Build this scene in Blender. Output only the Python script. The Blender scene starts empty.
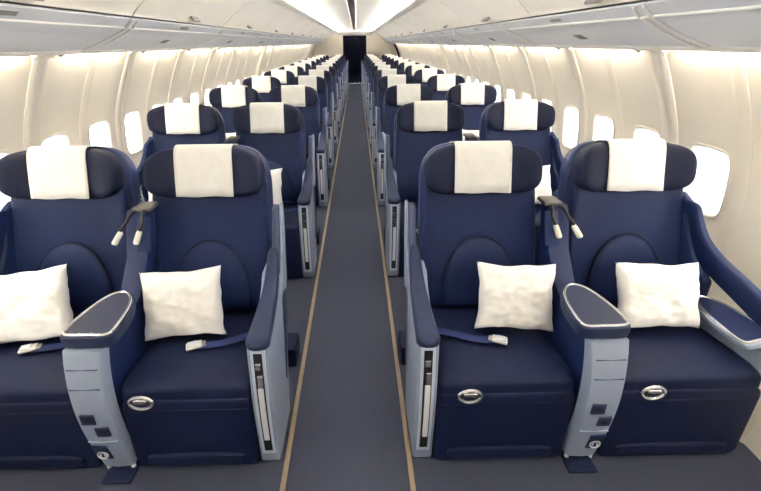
import bpy, bmesh, math, random
from math import sin, cos, pi, radians, sqrt, copysign, tan
from mathutils import Vector, Matrix, noise

random.seed(7)
sc = bpy.context.scene
COL = sc.collection

# ------------------------------------------------------------------ materials
def lin(c):
    return tuple(((v / 255) / 12.92 if v / 255 <= .04045 else ((v / 255 + .055) / 1.055) ** 2.4) for v in c) + (1,)

def mat(name, rgb, rough=.5, metal=0, var=0.0, scale=40, bump=0.0, bscale=200, spec=.5, sheen=0.0):
    m = bpy.data.materials.new(name); m.use_nodes = True
    nt = m.node_tree; b = nt.nodes['Principled BSDF']
    b.inputs['Base Color'].default_value = lin(rgb)
    b.inputs['Roughness'].default_value = rough
    b.inputs['Metallic'].default_value = metal
    b.inputs['Specular IOR Level'].default_value = spec
    if sheen:
        b.inputs['Sheen Weight'].default_value = sheen
    tc = nt.nodes.new('ShaderNodeTexCoord')
    n = nt.nodes.new('ShaderNodeTexNoise'); n.inputs['Scale'].default_value = scale; n.inputs['Detail'].default_value = 4
    nt.links.new(tc.outputs['Object'], n.inputs['Vector'])
    r = nt.nodes.new('ShaderNodeValToRGB')
    a = lin(rgb); v = max(var, .03)
    r.color_ramp.elements[0].position = .3; r.color_ramp.elements[1].position = .7
    r.color_ramp.elements[0].color = tuple(x * (1 - v) for x in a[:3]) + (1,)
    r.color_ramp.elements[1].color = tuple(min(1, x * (1 + v)) for x in a[:3]) + (1,)
    nt.links.new(n.outputs['Fac'], r.inputs['Fac']); nt.links.new(r.outputs['Color'], b.inputs['Base Color'])
    if bump:
        n2 = nt.nodes.new('ShaderNodeTexNoise'); n2.inputs['Scale'].default_value = bscale; n2.inputs['Detail'].default_value = 3
        nt.links.new(tc.outputs['Object'], n2.inputs['Vector'])
        bp = nt.nodes.new('ShaderNodeBump'); bp.inputs['Strength'].default_value = bump; bp.inputs['Distance'].default_value = .004
        nt.links.new(n2.outputs['Fac'], bp.inputs['Height']); nt.links.new(bp.outputs['Normal'], b.inputs['Normal'])
    return m

def emit(name, rgb, s):
    m = bpy.data.materials.new(name); m.use_nodes = True
    nt = m.node_tree; nt.nodes.clear()
    e = nt.nodes.new('ShaderNodeEmission'); e.inputs['Color'].default_value = lin(rgb); e.inputs['Strength'].default_value = s
    o = nt.nodes.new('ShaderNodeOutputMaterial'); nt.links.new(e.outputs[0], o.inputs['Surface'])
    return m

def pane_mat():
    m = bpy.data.materials.new('window_pane'); m.use_nodes = True
    nt = m.node_tree; nt.nodes.clear()
    t = nt.nodes.new('ShaderNodeBsdfTransparent'); t.inputs['Color'].default_value = (.97, .98, 1, 1)
    g = nt.nodes.new('ShaderNodeBsdfGlossy'); g.inputs['Roughness'].default_value = .05
    mx = nt.nodes.new('ShaderNodeMixShader'); mx.inputs['Fac'].default_value = .05
    o = nt.nodes.new('ShaderNodeOutputMaterial')
    nt.links.new(t.outputs[0], mx.inputs[1]); nt.links.new(g.outputs[0], mx.inputs[2]); nt.links.new(mx.outputs[0], o.inputs['Surface'])
    return m

M = dict(
    back=mat('navy_leather', (14, 28, 64), .55, var=.10, scale=14, bump=.15, bscale=350, spec=.22),
    seat=mat('navy_seat_leather', (8, 18, 48), .6, var=.10, scale=14, bump=.15, bscale=350, spec=.2),
    head=mat('dark_navy_leather', (10, 17, 43), .6, var=.08, scale=20, bump=.15, bscale=350, spec=.2),
    piping=mat('navy_piping', (8, 13, 34), .6, spec=.2),
    shell=mat('navy_shell_plastic', (20, 34, 74), .45, spec=.3),
    cloth=mat('white_cloth', (240, 238, 232), .85, var=.03, scale=30, bump=.35, bscale=500, spec=.1),
    pillow=mat('white_pillow_cotton', (250, 249, 246), .85, var=.02, scale=20, bump=.2, bscale=300, spec=.1),
    grey=mat('blue_grey_plastic', (136, 147, 168), .42, var=.02, scale=20),
    wing=mat('mid_blue_grey_plastic', (38, 48, 78), .45),
    grey2=mat('pale_grey_plastic', (186, 198, 216), .42),
    arm=mat('charcoal_arm_pad', (26, 35, 62), .5, var=.05, spec=.25),
    navyp=mat('navy_plastic', (14, 28, 68), .45, spec=.3),
    tray=mat('tray_grey_navy', (34, 42, 66), .5, var=.05, spec=.3),
    chrome=mat('brushed_chrome', (214, 214, 216), .25, metal=.85),
    silver=mat('silver_buckle', (226, 226, 226), .3, metal=.4),
    dark=mat('black_recess', (9, 10, 17), .5),
    socket=mat('socket_navy', (14, 24, 60), .4),
    white=mat('white_strip', (214, 216, 220), .4),
    lamp=mat('cream_lamp', (232, 228, 214), .4),
    tan=mat('taupe_cap', (84, 80, 77), .5),
    strap=mat('navy_webbing', (18, 34, 82), .7),
    wall=mat('cream_wall_panel', (227, 221, 211), .5, var=.01, scale=3),
    rib=mat('cream_wall_rib', (224, 218, 208), .45, var=.01, scale=3),
    bin=mat('cream_bin_panel', (244, 237, 222), .4, var=.01, scale=3),
    under=mat('grey_bin_underside', (204, 206, 210), .45, var=.01, scale=3),
    lip=mat('pale_lip_trim', (226, 224, 218), .35),
    latch=mat('grey_latch', (150, 145, 138), .35, metal=.3),
    seam=mat('grey_brown_gap', (112, 104, 98), .6),
    ceil=mat('cream_ceiling', (247, 240, 224), .5),
    ceilgrey=mat('grey_ceiling_channel', (122, 118, 112), .5),
    strip=mat('tan_floor_strip', (128, 111, 88), .45, var=.08, scale=30),
    carpet=mat('grey_blue_carpet', (59, 62, 76), .95, var=.22, scale=260, bump=.6, bscale=500, spec=.05),
    door=mat('black_curtain', (8, 9, 20), .95, spec=.05),
    end=mat('beige_bulkhead', (230, 219, 200), .6),
    pane=pane_mat(),
    tube=emit('warm_tube', (255, 240, 212), 54),
    cove=emit('warm_cove', (242, 246, 255), 108),
    dome=emit('warm_diffuser', (255, 240, 214), 7),
)

# ------------------------------------------------------------------ mesh builder
def sgnpow(v, e):
    return copysign(abs(v) ** e, v)

class MB:
    def __init__(s): s.bm = bmesh.new()
    def face(s, vs):
        try: return s.bm.faces.new(vs)
        except ValueError: return None
    def rings(s, rs, cap0=True, cap1=True, closed=True):
        R = [[s.bm.verts.new(p) for p in r] for r in rs]
        for a, b in zip(R, R[1:]):
            n = len(a)
            for i in range(n if closed else n - 1):
                j = (i + 1) % n
                s.face((a[i], a[j], b[j], b[i]))
        if cap0: s.face(R[0][::-1])
        if cap1: s.face(R[-1])
        return s
    def superquad(s, ctr, a, b, c, e1=.3, e2=.3, nu=48, nv=24, deform=None):
        """rounded box; e1 rounds the vertical outline, e2 the plan outline"""
        rs = []
        for i in range(nv + 1):
            ph = -pi / 2 + pi * i / nv
            cz = max(abs(cos(ph)), 1e-4) ** e1; sz = sgnpow(sin(ph), e1)
            r = []
            for k in range(nu):
                t = 2 * pi * (k + .5) / nu
                p = Vector((a * cz * sgnpow(cos(t), e2), b * cz * sgnpow(sin(t), e2), c * sz))
                if deform: p = deform(p)
                r.append(p + Vector(ctr))
            rs.append(r)
        return s.rings(rs)
    def prism(s, pts, x0, x1, bev=0.0, axis='x', seg=2):
        """polygon extruded along an axis; pts are the other two coordinates in order"""
        t = bmesh.new()
        def P(p, x):
            return {'x': (x, p[0], p[1]), 'y': (p[0], x, p[1]), 'z': (p[0], p[1], x)}[axis]
        A = [t.verts.new(P(p, x0)) for p in pts]; B = [t.verts.new(P(p, x1)) for p in pts]
        n = len(pts)
        t.faces.new(A[::-1]); t.faces.new(B)
        for i in range(n):
            j = (i + 1) % n; t.faces.new((A[i], A[j], B[j], B[i]))
        bmesh.ops.recalc_face_normals(t, faces=t.faces[:])
        if bev:
            ed = [e for e in t.edges if len(e.link_faces) == 2 and e.calc_face_angle(0) > .6]
            bmesh.ops.bevel(t, geom=ed, offset=bev, segments=seg, affect='EDGES', profile=.5, clamp_overlap=True)
        me = bpy.data.meshes.new('t'); t.to_mesh(me); t.free()
        s.bm.from_mesh(me); bpy.data.meshes.remove(me)
        return s
    def box(s, ctr, size, bev=.004, rot=None):
        t = bmesh.new(); bmesh.ops.create_cube(t, size=1)
        bmesh.ops.scale(t, vec=size, verts=t.verts)
        if bev: bmesh.ops.bevel(t, geom=t.edges[:], offset=min(bev, min(size) * .45), segments=2, affect='EDGES', profile=.5)
        if rot is not None: bmesh.ops.transform(t, matrix=rot, verts=t.verts)
        bmesh.ops.translate(t, vec=ctr, verts=t.verts)
        me = bpy.data.meshes.new('t'); t.to_mesh(me); t.free()
        s.bm.from_mesh(me); bpy.data.meshes.remove(me)
        return s
    def tube(s, pts, r, n=10, closed=False, flat=None):
        """tube along points; r number or list; flat=(rx, rz) makes a ribbon section"""
        pts = [Vector(p) for p in pts]; N = len(pts); rs = []
        for i, p in enumerate(pts):
            if closed: d = pts[(i + 1) % N] - pts[i - 1]
            else: d = pts[min(i + 1, N - 1)] - pts[max(i - 1, 0)]
            d.normalize()
            up = Vector((0, 0, 1)) if abs(d.z) < .95 else Vector((0, 1, 0))
            x = d.cross(up).normalized(); y = x.cross(d).normalized()
            rr = r[i] if isinstance(r, (list, tuple)) else r
            ra, rb = (rr, rr) if flat is None else flat
            rs.append([p + x * ra * cos(2 * pi * k / n) + y * rb * sin(2 * pi * k / n) for k in range(n)])
        if closed: rs.append(rs[0]); return s.rings(rs, False, False)
        return s.rings(rs)
    def xform(s, m):
        bmesh.ops.transform(s.bm, matrix=m, verts=s.bm.verts); return s
    def build(s, name, material, parent=None, angle=35, solid=0):
        bmesh.ops.remove_doubles(s.bm, verts=s.bm.verts, dist=1e-5)
        bmesh.ops.recalc_face_normals(s.bm, faces=s.bm.faces[:])
        me = bpy.data.meshes.new(name); s.bm.to_mesh(me); s.bm.free()
        for p in me.polygons: p.use_smooth = True
        me.set_sharp_from_angle(angle=radians(angle))
        me.materials.append(material)
        o = bpy.data.objects.new(name, me); COL.objects.link(o)
        if parent: o.parent = parent
        if solid:
            md = o.modifiers.new('Solidify', 'SOLIDIFY'); md.thickness = solid; md.offset = 0
        return o

def smooth_path(pts, n=6):
    """Catmull-Rom through the points"""
    P = [Vector(p) for p in pts]; out = []
    for i in range(len(P) - 1):
        a = P[max(i - 1, 0)]; b = P[i]; c = P[i + 1]; d = P[min(i + 2, len(P) - 1)]
        for k in range(n):
            t = k / n
            out.append(.5 * ((2 * b) + (-a + c) * t + (2 * a - 5 * b + 4 * c - d) * t * t + (-a + 3 * b - 3 * c + d) * t ** 3))
    out.append(P[-1]); return out

def smooth_loop(pts, n=5):
    P = [Vector(p) for p in pts]; N = len(P); out = []
    for i in range(N):
        a, b, c, d = P[i - 1], P[i], P[(i + 1) % N], P[(i + 2) % N]
        for k in range(n):
            t = k / n
            out.append(.5 * ((2 * b) + (-a + c) * t + (2 * a - 5 * b + 4 * c - d) * t * t + (-a + 3 * b - 3 * c + d) * t ** 3))
    return out

def tag(o, label=None, cat=None, group=None, kind=None):
    if label: o['label'] = label
    if cat: o['category'] = cat
    if group: o['group'] = group
    if kind: o['kind'] = kind
    return o

def thing(name, loc, label, cat, group=None):
    o = bpy.data.objects.new(name, None); COL.objects.link(o); o.location = loc
    o.empty_display_size = .1
    return tag(o, label, cat, group)

def copy_tree(o, parent=None):
    c = o.copy(); COL.objects.link(c)
    if parent: c.parent = parent
    for ch in list(o.children): copy_tree(ch, c)
    return c

ORD = ['front', 'second', 'third', 'fourth', 'fifth', 'sixth', 'seventh', 'eighth', 'ninth', 'tenth', 'eleventh', 'twelfth',
       'thirteenth', 'fourteenth', 'fifteenth', 'sixteenth', 'seventeenth', 'eighteenth', 'nineteenth', 'twentieth', 'twenty-first', 'twenty-second']
def rowname(k): return 'front row' if k == 0 else ORD[k] + ' row from the front'

AX, WX, CX = {-1: .632, 1: .620}, {-1: 1.275, 1: 1.316}, {-1: .912, 1: .940}
ROW0, PITCH, NROW = 1.11, 1.333, 12
YEND = 17.15           # far bulkhead
YNEAR = -1.4           # wall behind the camera

# ------------------------------------------------------------------ seats
TILT = radians(13.5)
BASE = Vector((0, .445, .42))
def BT():   # frame of the reclined backrest: x, depth (towards the rear), up along the back
    return Matrix.Translation(BASE) @ Matrix.Rotation(-TILT, 4, 'X')

HEAD_C, HEAD_A, HEAD_B, HEAD_H = .650, .264, .062, .119
def head_deform(p):
    q = p.copy(); k = max(0, (abs(p.x) - .12) / (HEAD_A - .12))
    q.y -= .050 * k * k * (3 - 2 * k)
    a = abs(p.x) / HEAD_A
    q.z -= .030 * a ** 3 * (1 if p.z > 0 else 0) * min(1, p.z / .05)
    if p.z < 0: q.z += .012 * a ** 4
    return q

def shell_deform(p):
    q = p.copy(); a = abs(p.x) / .27
    if p.z > .2: q.z -= .035 * a ** 3 * min(1, (p.z - .2) / .15)
    return q

def add_back(root, s_out):
    W = .268
    def df(p):
        q = p.copy()
        k = max(0, (abs(p.x) - .15) / (W - .15)); q.y -= .022 * k * k
        q.y -= .012 * math.exp(-((p.z + .18) / .13) ** 2)
        q.x *= 1.005 - .05 * max(-.2, min(1, p.z / .33))
        return q
    b = MB().superquad((0, .065, .325), W, .065, .335, .22, .35, 56, 28, df).xform(BT()).build('backrest', M['back'], root)
    # lumbar pad: raised arch
    n = 28; loop = [(.172 * cos(pi * i / n), .085 + .25 * sin(pi * i / n)) for i in range(n + 1)]
    loop = [(.172, -.0)] + loop + [(-.172, -.0)]
    m = MB()
    def ring(sc_, d): return [Vector((x * sc_, d, (z - .1) * sc_ + .1)) for x, z in loop]
    m.rings([ring(1.0, .012), ring(1.0, -.016), ring(.965, -.024), ring(.8, -.030), ring(.4, -.034), ring(.05, -.035)])
    lp = m.xform(BT()).build('lumbar_pad', M['back'], root, 50)
    p = MB().tube([(x * 1.005, -.017, z) for x, z in loop], .0042, 8).xform(BT()).build('piping', M['piping'], lp)
    # shell behind
    sh = MB().superquad((0, .100, .388), .270, .045, .388, .36, .35, 56, 26, shell_deform).xform(BT()).build('back_shell', M['shell'], root)
    # headrest
    h = MB().superquad((0, .0, 0), HEAD_A, HEAD_B, HEAD_H, .46, .42, 64, 26, head_deform)
    h.xform(BT() @ Matrix.Translation((0, .030, HEAD_C))).build('headrest', M['head'], root)
    # cover: sheet over front and top of the headrest
    path = []
    for i in range(25):
        ph = radians(-62) + (radians(205)) * i / 24
        e = .42
        y = -HEAD_B * sgnpow(cos(ph), e) ; z = HEAD_H * sgnpow(sin(ph), e)
        path.append((y, z))
    # straight hang below, offset outward
    pts = [(-HEAD_B - .006, -HEAD_H * .90)]
    for y, z in path[6:]:
        r = sqrt((y / HEAD_B) ** 2 + (z / HEAD_H) ** 2)
        pts.append((y * (1 + .006 / HEAD_B), z * (1 + .006 / HEAD_H)))
    m = MB(); rs = []
    for y, z in pts:
        rs.append([Vector((x, y + .0012 * sin(x * 60 + z * 25), z + (.002 * sin(x * 40) if z < -.1 else 0))) for x in [-.128 + .256 * k / 16 for k in range(17)]])
    m.rings(rs, False, False, closed=False)
    m.xform(BT() @ Matrix.Translation((0, .030, HEAD_C))).build('headrest_cover', M['cloth'], root, 60, solid=.004)

def add_bottom(root, xa, xb, belt):
    hw = (xb - xa) / 2; before = set(root.children)
    add_bottom_at(root, hw, belt, -.148 - .4 * (xa + xb) / 2)
    for c in root.children:
        if c not in before: c.location.x += (xa + xb) / 2

def add_bottom_at(root, hw, belt, hx):
    def crown(p):
        q = p.copy()
        if p.z > 0: q.z += .012 * (1 - (p.x / hw) ** 2)
        q.z -= .030 * (p.y + .26) / .26
        if p.y < -.1: q.z -= .03 * ((-p.y - .1) / .16) ** 2
        return q
    MB().superquad((0, .245, .385), hw, .262, .062, .28, .10, 56, 20, crown).build('seat_cushion', M['seat'], root)
    lr = MB().superquad((0, .038, .185), hw, .062, .182, .16, .09, 56, 24).build('leg_rest', M['seat'], root)
    MB().superquad((0, -.022, .062), hw * .80, .016, .030, .5, .35, 48, 14).build('lower_pad', M['seat'], lr)
    MB().tube([(-hw + .012, -.0245, .318), (0, -.0245, .318), (hw - .012, -.0245, .318)], .0022, 6).build('seam', M['piping'], lr)
    MB().box((0, .26, .022), (2 * hw - .02, .46, .044), .008).build('base', M['shell'], root)
    # recline handle in the leg rest front
    m = MB(); c = Vector((hx, -.0235, .358))
    m.tube([c + Vector((.043 * cos(2 * pi * k / 28), 0, .029 * sin(2 * pi * k / 28))) for k in range(28)], .0062, 8, closed=True)
    rh = m.build('release_handle', M['chrome'], root)
    m = MB(); m.rings([[c + Vector((.043 * f * cos(2 * pi * k / 28), d, .029 * f * sin(2 * pi * k / 28))) for k in range(28)] for f, d in ((1, .006), (1, -.0005), (.5, .001), (.05, .0015))])
    m.build('handle_cup', M['dark'], rh)
    MB().superquad(c + Vector((0, -.003, 0.010)), .027, .005, .009, .6, .6, 20, 8).build('handle_paddle', M['chrome'], rh)
    if belt:
        sx = belt
        p = smooth_path([(sx * (hw - .012), .240, .450), (sx * .16, .215, .447), (sx * .08, .180, .449), (sx * .005, .165, .452)])
        st = MB().tube(p, .01, 8, flat=(.020, .0025)).build('seat_belt', M['strap'], root)
        rot = Matrix.Rotation(radians(sx * 22), 4, 'Z')
        bk = MB().box((-sx * .020, .160, .457), (.060, .038, .012), .004, rot).build('buckle', M['silver'], st)
        MB().box((-sx * .026, .158, .465), (.036, .030, .006), .002, rot).build('buckle_lever', M['white'], bk)
        MB().box((sx * .014, .172, .456), (.016, .030, .006), .002, rot).build('buckle_tongue', M['latch'], bk)

def yf(z):      # front curve of the aisle side panel
    return .004 - .016 * sin(pi * min(max((z - .03) / .57, 0), 1)) - .012 * (1 - z / .58)

def sweep_pad(path, w, th, xc, taper=1.0, shift=0.0):
    """rounded arm pad swept along (y,z) points"""
    P = smooth_path([(0, y, z) for y, z in path], 5); N = len(P); rs = []
    for i, p in enumerate(P):
        d = (P[min(i + 1, N - 1)] - P[max(i - 1, 0)]).normalized()
        nrm = Vector((0, -d.z, d.y))
        f = min(1, (i + .35) / 2.2); g = min(1, (N - i - .5) / 3)
        f = min(f, g) ** .5
        u = i / (N - 1); wt = w * (1 + (taper - 1) * u)
        rs.append([Vector((xc + shift * u + wt / 2 * f * sgnpow(cos(2 * pi * k / 20), .5), 0, 0)) + p + nrm * (th / 2 * f * sgnpow(sin(2 * pi * k / 20), .5)) for k in range(20)])
    return MB().rings(rs)

ARM_PATH = [(-.012, .588), (.06, .602), (.14, .622), (.215, .650), (.270, .695), (.308, .755), (.330, .81)]

def add_aisle_arm(root, xc, so):
    """xc local x of the panel, so = outward sign (towards the aisle)"""
    arm = MB()
    front = [(yf(z), z) for z in [.006 + .574 * k / 10 for k in range(11)]]
    top = [(.10, .585), (.20, .610), (.265, .650), (.31, .70)]
    rear = [(.40, .70), (.385, .62), (.335, .40), (.27, .15), (.235, .006)]
    arm.prism(front + top + rear, xc - .040, xc + .040, .011, seg=3)
    a = arm.build('side_panel', M['grey'], root)
    xw = xc + so * .020
    MB().prism([(.29, .66), (.325, .75), (.368, .85), (.395, .93), (.412, .955), (.448, .955), (.455, .93), (.43, .80), (.39, .62)], xw - .016, xw + .016, .010, seg=3).build('side_wing', M['wing'], root)
    xe = xc + so * .0405
    MB().prism([(.25, .63), (.30, .66), (.335, .75), (.378, .85), (.405, .93), (.42, .962), (.455, .962), (.462, .93), (.437, .80), (.395, .62), (.37, .58)], xe - .005, xe + .005, .003).build('side_edge', M['grey'], root)
    sweep_pad(ARM_PATH, .090, .050, xc, .42, so * .016).build('arm_pad', M['arm'], root)
    # slot with its strip in the front face
    def band(z0, z1, x0, x1, d0, d1):
        zs = [z0 + (z1 - z0) * k / 8 for k in range(9)]
        pl = [(yf(z) - d1, z) for z in zs] + [(yf(z) + d0, z) for z in reversed(zs)]
        return MB().prism(pl, x0, x1, .001, seg=1)
    rim = band(.060, .575, xc - .027, xc + .027, .006, .003).build('slot_rim', M['grey2'], a)
    band(.080, .560, xc - .016, xc + .016, .006, .0042).build('slot', M['dark'], a)
    band(.150, .410, xc - .009, xc + .011, .004, .010).build('slot_strip', M['white'], a)
    band(.418, .470, xc - .006, xc + .012, .004, .012).build('slot_catch', M['chrome'], a)
    band(.495, .520, xc - .010, xc + .008, .004, .010).build('slot_catch', M['chrome'], a)
    # dark wedge inset on the outer face
    xo = xc + so * .0405
    MB().prism([(.29, .585), (.355, .60), (.345, .52), (.235, .20), (.222, .21), (.26, .40)], min(xo, xo - so * .004), max(xo, xo + so * .0025), 0).build('side_inset', M['navyp'], a)
    # fairing on the rear leg, on the floor
    MB().box((xc + so * .0, .56, .06), (.07, .14, .12), .012).build('leg_fairing', M['seat'], root)

def leaf(flip=1):
    L = [(-.086, -.012), (-.02, -.018), (.066, -.014), (.082, .02), (.084, .075), (.068, .165), (.038, .228), (-.008, .243), (-.052, .205), (-.080, .136), (-.092, .05)]
    L = [(x * flip, y) for x, y in L]
    return smooth_loop([(x, y, 0) for x, y in L], 5)

def offset_loop(lp, k):
    c = sum(lp, Vector()) / len(lp)
    return [p + (p - c).normalized() * k for p in lp]

def add_leaf_table(root, x, y, z, flip, m_base, m_tray, scale=(1, 1), rot=None, thick=.055):
    lp = [Vector((p.x * scale[0], p.y * scale[1], 0)) for p in leaf(flip)]
    T = Matrix.Translation((x, y, z))
    if rot is not None: T = T @ rot
    m = MB(); o = lambda k, zz: [p + Vector((0, 0, zz)) for p in offset_loop(lp, k)]
    m.rings([o(-.012, -thick), o(.004, -thick + .008), o(.009, -.018), o(.006, -.004), o(0, 0)])
    t = m.xform(T).build('armrest_top', m_base, root)
    m = MB(); m.rings([o(-.006, -.002), o(-.008, .0015), o(-.02, .001), o(-.05, .0005)])
    m.xform(T).build('armrest_tray', m_tray, t)
    MB().tube([p + Vector((0, 0, .002)) for p in offset_loop(lp, -.006)], .0052, 8, closed=True).xform(T).build('tray_rim', M['chrome'], t)
    return t

def make_aisle_seat(s):
    r = thing('airline_seat', (0, 0, 0), 'seat', 'seat')
    add_back(r, s); e = abs(CX[s]) - .0715 - abs(AX[s]); add_bottom(r, *((-.275, e) if s > 0 else (-e, .275)), -s)
    # aisle panel lies towards x=0
    add_aisle_arm(r, -s * .318, -s)
    return r

def make_window_seat(s):
    r = thing('airline_seat', (0, 0, 0), 'seat', 'seat')
    add_back(r, s); e = abs(WX[s]) - abs(CX[s]) - .0715; add_bottom(r, *((-e, .268) if s > 0 else (-.268, e)), 1 if s < 0 else 0)
    # window side: high arm band sweeping from the backrest, and a leaf shaped inner armrest
    path = [(-.02, .560), (.08, .590), (.20, .628), (.33, .668), (.425, .715), (.48, .775), (.515, .84), (.54, .90)]
    sweep_pad(path, .052, .105, s * .325, .7, -s * .055).build('window_arm', M['back'], r)
    MB().prism([(.33, .60), (.42, .67), (.47, .745), (.50, .82), (.525, .895), (.60, .93), (.56, .62), (.50, .40), (.33, .42)], min(s * .258, s * .300), max(s * .258, s * .300), .012, seg=3).build('side_shell', M['back'], r)
    rot = Matrix.Rotation(s * radians(-16), 4, 'Y') @ Matrix.Rotation(radians(-4), 4, 'X')
    t = add_leaf_table(r, s * (.245 if s > 0 else .290), .05, .545, s, M['grey'], M['navyp'], (.72, 1.15), rot, .035)
    MB().prism([(.03, .52), (.30, .53), (.34, .40), (.30, .04), (.05, .04), (.02, .30)], min(s * .272, s * .300), max(s * .272, s * .300), .01).build('side_panel', M['grey'], r)
    return r

# ------------------------------------------------------------------ centre console between two seats
def cf(z):      # front curve of the console, z -> y
    t = min(max((z - .03) / .58, 0), 1)
    return -.022 - .048 * sin(pi * (1 - t) ** .85 * .92 + .12)

def make_console(s):
    r = thing('centre_console', (0, 0, 0), 'console', 'console')
    zs = [.03 + .575 * k / 16 for k in range(17)]
    m = MB(); rs = []
    for z in zs:      # curved grey front panel with rounded front corners
        w = .059 + .010 * (z / .6); y = cf(z)
        sec = [(-w, y + .05), (-w, y + .012), (-w + .006, y + .003), (-w + .018, y), (0, y - .003), (w - .018, y), (w - .006, y + .003), (w, y + .012), (w, y + .05)]
        rs.append([Vector((sx, sy, z)) for sx, sy in sec])
    fp = m.rings(rs).build('front_panel', M['grey'], r)
    fp['label'] = 'curved blue-grey front panel'
    def patch(xa, xb, z0, z1, d, name, material, parent, d0=.002):
        zz = [z0 + (z1 - z0) * k / 4 for k in range(5)]
        return MB().prism([(cf(z) - .003 - d, z) for z in zz] + [(cf(z) + d0, z) for z in reversed(zz)], xa, xb, min(.002, d * .4), seg=1).build(name, material, parent)
    for zc in (.545, .470, .212):
        patch(-.054, .054, zc - .0010, zc + .0010, .0005, 'panel_seam', M['wing'] if zc > .3 else M['grey2'], fp)
    for dx, zc in ((-.016, .338), (.020, .272)):
        so = patch(dx - .025, dx + .025, zc - .024, zc + .024, .004, 'power_socket', M['socket'], fp)
        patch(dx - .012, dx + .012, zc - .010, zc + .012, .0052, 'socket_face', M['dark'], so)
    bx = s * .022
    bd = patch(bx - .028, bx + .028, .100, .180, .004, 'badge', M['navyp'], fp)
    zc = .133; yb = cf(zc) - .0085
    m = MB(); m.tube([(bx + .019 * cos(2 * pi * k / 24), yb, zc + .019 * sin(2 * pi * k / 24)) for k in range(24)], .0028, 8, closed=True)
    m.tube([(bx + .009 * cos(pi * k / 10), yb, zc + .002 + .009 * sin(pi * k / 10)) for k in range(11)], .0018, 6)
    for q in (-1, 1): m.box((bx + q * .009, yb, zc - .003), (.005, .004, .010), .001)
    m.build('badge_symbol', M['white'], bd)
    patch(bx - .030, bx + .030, .181, .187, .005, 'badge_bar', M['navyp'], fp)
    for q in (-1, 1):
        MB().superquad((q * .048, cf(.03) + .012, .016), .008, .008, .016, .5, .8, 12, 8).build('foot', M['white'], r)
    # navy body behind the front panel, rising to the pillar between the backrests
    cb = MB().prism([(.02, .03), (.0, .30), (.0, .605), (.20, .612), (.30, .62), (.415, .62), (.415, .03)], -.050, .050, .012)
    cb.prism([(.22, .600), (.30, .64), (.385, .74), (.452, .925), (.530, .925), (.445, .60)], min(-s * .055, s * .040), max(-s * .055, s * .040), .012)
    cb.build('console_body', M['navyp'], r)
    MB().box((-s * .01, -.03, .006), (.115, .10, .012), .004).build('floor_plate', M['seat'], r)
    add_leaf_table(r, -s * .010, .004, .66, s, M['arm'], M['tray'])
    # inset panel on the pillar face
    px = -s * .030
    ang = math.atan2(.07, .185)
    rot = Matrix.Rotation(-ang, 4, 'X')
    MB().box((px - s * .01, .418, .832), (.060, .006, .150), .003, rot).build('pillar_inset', M['shell'], r)
    cap = MB().box((px, .495, .930), (.078, .085, .020), .008).build('pillar_cap', M['tan'], r)
    for dx, hx, hz, hy in ((-.012, -.018, .835, .395), (.022, .060, .838, .385)):
        a = (px + s * dx, .462, .925); h = Vector((px + s * (hx + .02), hy, hz))
        mid = (px + s * (dx * .6 + hx * .4), .432, .918); m2 = (px + s * (dx * .2 + hx * .8), .412, .888)
        P = smooth_path([a, mid, m2, h + Vector((-s * .006, .006, .024))])
        g = MB().tube(P, .0075, 8).build('gooseneck', M['dark'], r)
        d = (h - Vector(m2)).normalized(); p0 = h - d * .012
        hd = MB().tube([p0 - d * .012, p0 - d * .010, p0, p0 + d * .040, p0 + d * .046], [.007, .0098, .0116, .0125, .011], 16).build('lamp_head', M['lamp'], g)
        MB().tube([p0 + d * .044, p0 + d * .049], [.0095, .009], 14).build('lamp_lens', M['latch'], hd)
    return r

for s, side in ((-1, 'left'), (1, 'right')):
    protoA = make_aisle_seat(s); protoW = make_window_seat(s); protoC = make_console(s)
    for k in range(NROW):
        Y = ROW0 + PITCH * k
        for proto, X, nm in ((protoA, AX[s], 'aisle'), (protoW, WX[s], 'window')):
            o = proto if k == 0 else copy_tree(proto)
            o.location = (s * X, Y, 0)
            tag(o, f'navy {nm} seat with white headrest cover, {side} of aisle, {rowname(k)}', 'seat', f'{nm} seats {side} of the aisle')
        o = protoC if k == 0 else copy_tree(protoC)
        o.location = (s * CX[s], Y, 0)
        tag(o, f'grey console with oval armrest between the {side} seats, {rowname(k)}', 'console', f'consoles between the {side} seats')

# ------------------------------------------------------------------ pillows
def pillow_mesh(seed, w=.37, h=.315, th=.10):
    n = 30; m = MB(); bm = m.bm
    def P(u, v, sd):
        e = (1 - abs(u) ** 3.2) * (1 - abs(v) ** 3.2)
        e = max(e, 0) ** .42
        pin_u = 1 - .085 * (1 - abs(v) ** 2.2) * abs(u) ** 3
        pin_v = 1 - .085 * (1 - abs(u) ** 2.5) * abs(v) ** 3
        x = u * w / 2 * pin_u; z = v * h / 2 * pin_v
        wr = .014 * noise.noise(Vector((u * 2.1 + seed * 3.7, v * 2.1, sd * 2))) + .008 * noise.noise(Vector((u * 5 + seed, v * 6, sd * 5)))
        y = sd * (th / 2 * e + wr * e)
        x += .008 * noise.noise(Vector((v * 2 + seed, u, 3.1))); z += .008 * noise.noise(Vector((u * 2, v + seed, 7.7)))
        return Vector((x, y, z))
    F = [[bm.verts.new(P(-1 + 2 * i / n, -1 + 2 * j / n, -1)) for i in range(n + 1)] for j in range(n + 1)]
    B = [[(F[j][i] if i in (0, n) or j in (0, n) else bm.verts.new(P(-1 + 2 * i / n, -1 + 2 * j / n, 1))) for i in range(n + 1)] for j in range(n + 1)]
    for j in range(n):
        for i in range(n):
            m.face((F[j][i], F[j][i + 1], F[j + 1][i + 1], F[j + 1][i]))
            m.face((B[j][i], B[j + 1][i], B[j + 1][i + 1], B[j][i + 1]))
    return m

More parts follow.
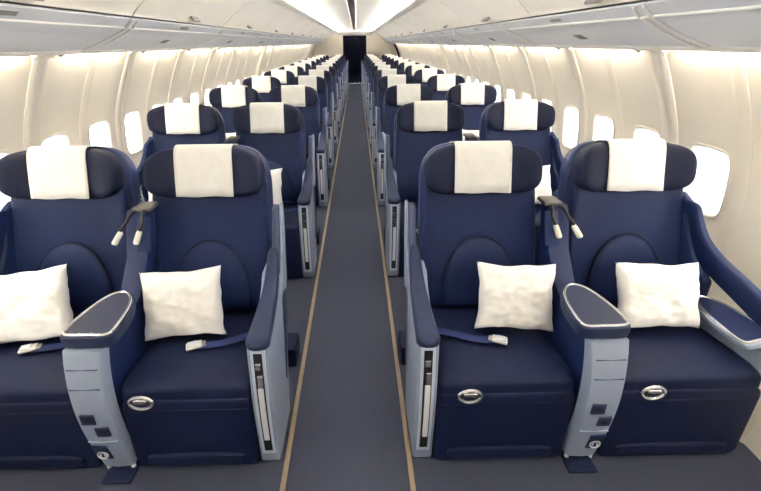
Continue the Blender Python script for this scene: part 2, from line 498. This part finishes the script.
def put_pillow(x, k, y, z, ry, label, seed, w=.37, h=.315, lean=-22, rz=0):
    o = pillow_mesh(seed, w, h).build('pillow', M['pillow'], None, 80)
    o.location = (x, ROW0 + PITCH * k + y, z)
    o.rotation_euler = (radians(lean), radians(ry), radians(rz))
    tag(o, label, 'pillow', 'white seat pillows')

put_pillow(-.686, 0, .270, .583, -5, 'white pillow on the aisle seat left of the aisle, front row', 1, .350, .29)
put_pillow(-1.325, 0, .262, .588, -7, 'white pillow on the window seat left of the aisle, front row', 2, .375, .305)
put_pillow(.715, 0, .268, .589, 4, 'white pillow on the aisle seat right of the aisle, front row', 3, .34, .285)
put_pillow(1.325, 0, .268, .582, 1, 'white pillow on the window seat right of the aisle, front row', 4, .36, .285)
for k in range(1, 4):
    for s, side in ((-1, 'left'), (1, 'right')):
        put_pillow(s * (.668 if s < 0 else .695), k, .262, .600, random.uniform(-4, 4), f'white pillow on the aisle seat {side} of the aisle, {rowname(k)}', 10 + k * 2 + s, .345, .30)
        put_pillow(s * 1.318, k, .258, .595, random.uniform(-4, 4), f'white pillow on the window seat {side} of the aisle, {rowname(k)}', 20 + k * 2 + s, .35, .30)

# ------------------------------------------------------------------ room shell
PROF = [(0, 1.66), (.2, 1.725), (.5, 1.785), (.78, 1.80), (1.0, 1.785), (1.17, 1.745), (1.38, 1.655), (1.56, 1.565), (1.66, 1.51)]
def Xw(z):
    for (a, xa), (b, xb) in zip(PROF, PROF[1:]):
        if z <= b: 
            t = (z - a) / (b - a); 
            return xa + (xb - xa) * t
    return PROF[-1][1]
def Xs(z):     # smoothed
    return sum(Xw(z + d) for d in (-.08, -.04, 0, .04, .08) if 0 <= z + d <= 1.66) / sum(1 for d in (-.08, -.04, 0, .04, .08) if 0 <= z + d <= 1.66)

Z0, Z1 = .74, 1.18
ZB = [.0, .12, .25, .38, .5, .62, Z0]
ZM = [Z0 + (Z1 - Z0) * i / 8 for i in range(9)]
ZT = [Z1, 1.26, 1.34, 1.42, 1.48, 1.54, 1.60, 1.66]
WW, WH, WR, WZ = .112, .162, .062, .944
def rrect(t):
    """point on rounded rect by angle"""
    c, s_ = cos(t), sin(t)
    e = .34
    return WW * sgnpow(c, e), WH * sgnpow(s_, e)

wn = 0
RIBP = .8733
def build_side(s, side, w0, r0):
    global wn, WZ
    WZ = .925 if s < 0 else .944
    ys = []; y = w0
    while y - RIBP / 2 > YNEAR + .3: y -= RIBP / 2
    while y < YEND - .7: ys.append(y); y += RIBP / 2
    cell = .16
    m = MB()
    edges = [YNEAR]
    for y in ys: edges += [y - cell, y + cell]
    edges.append(YEND)
    def V(y, z, off=0): return Vector((s * (Xs(z) + off), y, z))
    for i, (a, b) in enumerate(zip(edges, edges[1:])):
        iswin = i % 2 == 1
        for zz in ([ZB, ZT] if iswin else [ZB, ZM, ZT]):
            m.rings([[V(a, z), V(b, z)] for z in zz], False, False, closed=False)
        if iswin:
            yc = (a + b) / 2
            out = [(cell, z) for z in ZM] + [(x, Z1) for x in (cell / 2, 0, -cell / 2)] + [(-cell, z) for z in reversed(ZM)] + [(x, Z0) for x in (-cell / 2, 0, cell / 2)]
            inn = []
            for x, z in out:
                t = math.atan2((z - WZ) / WH, x / WW); inn.append(rrect(t))
            R0 = [V(yc + x, z) for x, z in out]; R1 = [V(yc + x, WZ + z) for x, z in inn]
            m.rings([R0 + R0[:1], R1 + R1[:1]], False, False, closed=False)
    tag(m.build('wall_' + side, M['wall'], None, 40), kind='structure')
    # windows: reveal + pane (shared meshes)
    N = 40
    def ringp(off, k=1.0): return [Vector((s * (Xs(WZ + rrect(2 * pi * i / N)[1] * k) + off), rrect(2 * pi * i / N)[0] * k, WZ + rrect(2 * pi * i / N)[1] * k)) for i in range(N)]
    w_obj = p_obj = None
    for y in ys:
        wn += 1
        if w_obj is None:
            w_obj = MB().rings([ringp(-.004, 1.10), ringp(-.008, 1.06), ringp(-.004, 1.0), ringp(.045, .93), ringp(.05, .93)], False, False).build('window', M['rib'], None, 60)
            p_obj = MB().rings([ringp(.046, .93), ringp(.046, .02)]).build('window_pane', M['pane'], w_obj)
            w = w_obj
        else:
            w = copy_tree(w_obj)
        w.name = f'window_{wn}'; w.location = (0, y, 0); tag(w, kind='structure')
    # ribs between the bays and slim mid ribs
    def rib_mesh(wd, dp, double):
        sec = [(-wd, .004), (-wd, -dp * .4), (-wd * .75, -dp), (-wd * .35, -dp), (-wd * .12, -dp * .35 if double else -dp), (wd * .12, -dp * .35 if double else -dp), (wd * .35, -dp), (wd * .75, -dp), (wd, -dp * .4), (wd, .004)]
        zs = [.0 + 1.60 * i / 30 for i in range(31)]
        return MB().rings([[Vector((s * (Xs(z) + d), yy, z)) for yy, d in sec] for z in zs])
    big = small = None; y = r0; k = 0
    global tn
    while y - RIBP > YNEAR + .2: y -= RIBP
    bays = []
    tn += 1
    wide = rib_mesh(.085, .040, False).build(f'trim_{tn}', M['bin'], None, 50); wide.location = (0, 7.45, 0); tag(wide, kind='structure')
    while y < YEND - .2:
        for nm, yy in (('big', y), ('small', y + RIBP / 2)):
            if yy > YEND - .15: continue
            tn += 1
            if nm == 'big':
                if big is None: o = big = rib_mesh(.058, .012, True).build('trim', M['rib'], None, 50)
                else: o = big.copy(); COL.objects.link(o)
            else:
                if small is None: o = small = rib_mesh(.036, .007, False).build('trim', M['rib'], None, 50)
                else: o = small.copy(); COL.objects.link(o)
            o.name = f'trim_{tn}'; o.location = (0, yy, 0); tag(o, kind='structure')
        bays.append(y + RIBP / 2); y += RIBP
    # strip light of each bay, tucked behind the bin lip
    t0 = None; k = 0
    for yc in bays:
        if yc > 15.4: continue
        if t0 is None:
            root = t0 = thing('sidewall_light', (0, 0, 0), 'x', 'light')
            MB().tube([(s * 1.540, -.29, 1.586), (s * 1.540, .29, 1.586)], .009, 10).build('tube', M['tube'], root)
            tr = MB().prism([(s * 1.513, 1.600), (s * 1.545, 1.606), (s * 1.545, 1.612), (s * 1.513, 1.612)], -.34, .34, 0, axis='y')
            for q in (-1, 1): tr.prism([(s * 1.513, 1.552), (s * 1.545, 1.535), (s * 1.562, 1.56), (s * 1.545, 1.612), (s * 1.513, 1.612)], q * .34 - .004, q * .34 + .004, 0, axis='y')
            tr.build('light_tray', M['lip'], root)
        else:
            root = copy_tree(t0)
        root.location = (0, yc, 0)
        k += 1
        tag(root, f'glowing strip light tucked under the {side} bins, {ORD[k - 1]} from the camera', 'light', f'strip lights along the {side} wall')

tn = 0
build_side(-1, 'left', 2.345, 2.17)
build_side(1, 'right', 1.81, 2.07)

tag(MB().box((0, (YEND + YNEAR) / 2, -.03), (3.5, YEND - YNEAR, .06), 0).build('floor', M['carpet']), kind='structure')
for s, side in ((-1, 'left'), (1, 'right')):
    o = MB().box((s * .250, (YEND + YNEAR) / 2 - .05, .004), (.020, YEND - YNEAR - .1, .008), .002).build('aisle_strip', M['strip'])
    tag(o, f'tan metal floor strip running along the {side} edge of the aisle carpet', 'floor strip', 'aisle floor strips')

# overhead bins and panels beneath them
BINL = 1.57
def build_bins(s, side, seam_d, seam_u):
    P = 1.0
    door = [(1.165, 1.742), (1.150, 1.765), (1.07, 1.838), (.97, 1.910), (.86, 1.965), (.765, 2.0)]
    y = seam_d
    while y - BINL > YNEAR: y -= BINL
    proto = None; k = 0
    sm = [Vector((x, 0, z)) for x, z in door]
    sp = smooth_path(sm, 4)
    while y < YEND - .3:
        L = BINL
        k += 1
        if proto is None:
            r = proto = thing('overhead_bin', (0, 0, 0), 'x', 'overhead bin')
            def sheet(dx, dz, y0, y1):
                a = [(s * p.x, p.z) for p in sp]; b = [(s * (p.x + dx), p.z + dz) for p in reversed(sp)]
                return MB().prism(a + b, y0, y1, .006, axis='y', seg=2)
            sheet(.022, .022, .008, L - .008).build('bin_door', M['bin'], r)
            MB().prism([(s * 1.186, 1.752), (s * 1.50, 1.66), (s * 1.50, 2.02), (s * .82, 2.02), (s * 1.02, 1.915), (s * 1.10, 1.855)], .002, L - .002, .004, axis='y').build('bin_body', M['latch'], r)
            la = MB().box((s * 1.128, L / 2, 1.776), (.016, .13, .060), .006, Matrix.Rotation(s * radians(42), 4, 'Y')).build('latch', M['latch'], r)
            MB().box((s * 1.122, L / 2, 1.774), (.016, .08, .022), .004, Matrix.Rotation(s * radians(42), 4, 'Y')).build('latch_lever', M['chrome'], la)
        else: r = copy_tree(proto)
        r.location = (0, y, 0); r.scale = (1, min(1, (YEND - .01 - y) / BINL), 1)
        tag(r, f'cream overhead bin with latch along the {side} side, {ORD[k - 1]} from the camera', 'overhead bin', f'overhead bins on the {side}')
        y += L
    y = seam_u
    while y - BINL > YNEAR: y -= BINL
    proto = None; k = 0
    while y < YEND - .3:
        k += 1
        if proto is None:
            r = proto = thing('service_panel', (0, 0, 0), 'x', 'ceiling panel')
            MB().prism([(s * 1.215, 1.683), (s * 1.300, 1.640), (s * 1.40, 1.598), (s * 1.482, 1.570), (s * 1.482, 1.582), (s * 1.30, 1.656), (s * 1.215, 1.70)], .004, BINL - .004, .002, axis='y', seg=1).build('panel', M['under'], r)
            MB().prism([(s * 1.168, 1.728), (s * 1.215, 1.686), (s * 1.222, 1.696), (s * 1.18, 1.738)], .004, BINL - .004, .002, axis='y', seg=1).build('panel_edge', M['under'], r)
            MB().tube([(s * 1.213, .006, 1.683), (s * 1.213, BINL - .006, 1.683)], .0055, 8).build('bead', M['lip'], r)
            for yy in (.06, .0):
                MB().tube(smooth_path([(s * 1.175, yy + .012, 1.720), (s * 1.215, yy + .012, 1.680), (s * 1.30, yy + .012, 1.637), (s * 1.40, yy + .012, 1.595), (s * 1.482, yy + .012, 1.567)]), .006, 8).build('seam_trim', M['lip'], r)
            MB().prism([(s * 1.181, 1.7135), (s * 1.198, 1.6985), (s * 1.2, 1.702), (s * 1.185, 1.716)], .70, .82, .0, axis='y').build('sign_plate', M['latch'], r)
            MB().prism([(s * 1.325, 1.6265), (s * 1.375, 1.6055), (s * 1.377, 1.609), (s * 1.327, 1.630)], .72, .80, .0, axis='y').build('vent', M['seam'], r)
        else: r = copy_tree(proto)
        r.location = (0, y, 0); r.scale = (1, min(1, (YEND - .01 - y) / BINL), 1)
        tag(r, f'pale grey panel under the {side} bins, {ORD[k - 1]} from the camera', 'ceiling panel', f'panels under the {side} bins')
        y += BINL
    # lip
    global tn
    tn += 1
    o = MB().prism([(s * 1.478, 1.572), (s * 1.485, 1.556), (s * 1.502, 1.550), (s * 1.512, 1.558), (s * 1.512, 1.612), (s * 1.50, 1.612), (s * 1.496, 1.59)], YNEAR, YEND - .02, .003, axis='y').build(f'trim_{tn}', M['lip'])
    tag(o, kind='structure')
build_bins(-1, 'left', 2.37, 3.92)
build_bins(1, 'right', 2.70, 1.65)

# ceiling: curved cheeks, cove and centre panel in one shell
def ceiling():
    half = [(1.66, 1.60), (1.60, 1.78), (1.40, 1.95), (1.10, 2.04), (.83, 2.07), (.800, 2.000), (.797, 2.002), (.800, 2.080), (.72, 2.092), (.60, 2.098), (.54, 2.10), (.40, 2.105), (.06, 2.105), (.052, 2.085)]
    prof = [(-x, z) for x, z in half] + [(x, z) for x, z in reversed(half)]
    m = MB(); m.rings([[Vector((x, y, z)) for x, z in prof] for y in (YNEAR, YEND)], False, False, closed=False)
    return m.build('ceiling', M['ceil'], None, 30)
tag(ceiling(), kind='structure')
tn += 1
tag(MB().box((0, (YEND + YNEAR) / 2, 2.092), (.10, YEND - YNEAR - .05, .018), .004).build(f'trim_{tn}', M['ceilgrey']), kind='structure')
for s, side in ((-1, 'left'), (1, 'right')):
    r = thing('cove_light', (0, 0, 0), f'long warm cove light along the {side} edge of the ceiling', 'light', 'ceiling cove lights')
    MB().tube([(s * .755, YNEAR + .1, 2.034), (s * .755, YEND - .2, 2.034)], .010, 10).build('tube', M['cove'], r)

# far bulkhead with the dark doorway, near wall
for s in (-1, 1):
    tn += 1
    tag(MB().prism([(s * .805, 1.990), (s * .70, 2.002), (s * .682, 2.012), (s * .682, 2.026), (s * .694, 2.026), (s * .705, 2.014), (s * .805, 2.004)], YNEAR, YEND - .06, .002, axis='y').build(f'trim_{tn}', M['bin']), kind='structure')
DW, DH = .485, 1.885
m = MB()
for x0, x1, z0, z1 in ((-1.8, -DW, 0, 2.12), (DW, 1.8, 0, 2.12), (-DW, DW, DH, 2.12)):
    m.box(((x0 + x1) / 2, YEND + .03, (z0 + z1) / 2), (x1 - x0, .06, z1 - z0), 0)
tag(m.build('wall_far', M['end'], None), kind='structure')
tag(MB().box((0, YNEAR - .03, 1.06), (3.6, .06, 2.12), 0).build('wall_near', M['end']), kind='structure')
d = MB()
n = 60
d.rings([[Vector((-DW + 2 * DW * i / n, YEND + .10 + .012 * sin(i * 1.1), z)) for i in range(n + 1)] for z in (.0, .7, 1.3, DH + .05)], False, False, closed=False)
d = d.build('door_1', M['door'], None, 80, solid=.01); tag(d, kind='structure')
tn += 1
tag(MB().prism([(-.80, 2.02), (.80, 2.02), (.60, 1.895), (-.60, 1.895)], YEND - .05, YEND - .005, .005, axis='y').build(f'trim_{tn}', M['ceilgrey']), kind='structure')
tn += 1
tag(MB().box((0, YEND - .12, .006), (.96, .16, .012), .003).build(f'trim_{tn}', M['latch']), kind='structure')
for s in (-1, 1):
    tn += 1
    tag(MB().box((s * (DW + .02), YEND - .012, DH / 2), (.05, .02, DH), .004).build(f'trim_{tn}', M['end']), kind='structure')
# dark gathered curtain hanging on the right-hand wall near the end
m = MB(); rs = []
for i in range(9):
    z = 1.54 - .46 * i / 8; w = .05 + .02 * i / 8
    rs.append([Vector((Xs(z) - .055 + .035 * cos(2 * pi * k / 20) , 15.9 + w * sin(2 * pi * k / 20) * (1 + .15 * sin(k * 2.5)), z)) for k in range(20)])
tag(m.rings(rs).build('curtain', M['door']), 'narrow dark curtain hanging on the right wall below the bins by the far bulkhead', 'curtain')

# ------------------------------------------------------------------ daylight outside, camera, view
w = bpy.data.worlds.new('World'); sc.world = w; w.use_nodes = True
bg = w.node_tree.nodes['Background']; bg.inputs['Color'].default_value = (.93, .96, 1.0, 1); bg.inputs['Strength'].default_value = 5

cam = bpy.data.cameras.new('Camera'); co = bpy.data.objects.new('Camera', cam); COL.objects.link(co); sc.camera = co
F = 391.; TH, YAW, ROLL = radians(21), radians(.8), radians(.5)
PPX, PPY = 363.158, 193.034
fw = Vector((sin(YAW) * cos(TH), cos(YAW) * cos(TH), -sin(TH)))
rt = Vector((cos(YAW), -sin(YAW), 0)); dn = fw.cross(rt)
r2 = rt * cos(ROLL) + dn * sin(ROLL); d2 = dn * cos(ROLL) - rt * sin(ROLL)
R = Matrix((r2, -d2, -fw)).transposed().to_4x4()
co.matrix_world = Matrix.Translation((.055, 0, 1.596)) @ R
cam.sensor_fit = 'HORIZONTAL'; cam.sensor_width = 36; cam.lens = F * 36 / 761
cam.shift_x = -(PPX - 380.5) / 761
cam.shift_y = (PPY - 245.5) / 761
cam.clip_start = .02; cam.clip_end = 200

sc.view_settings.view_transform = 'Standard'; sc.view_settings.look = 'None'
sc.view_settings.gamma = 1; sc.view_settings.use_curve_mapping = False
sc.view_settings.exposure = 1.2
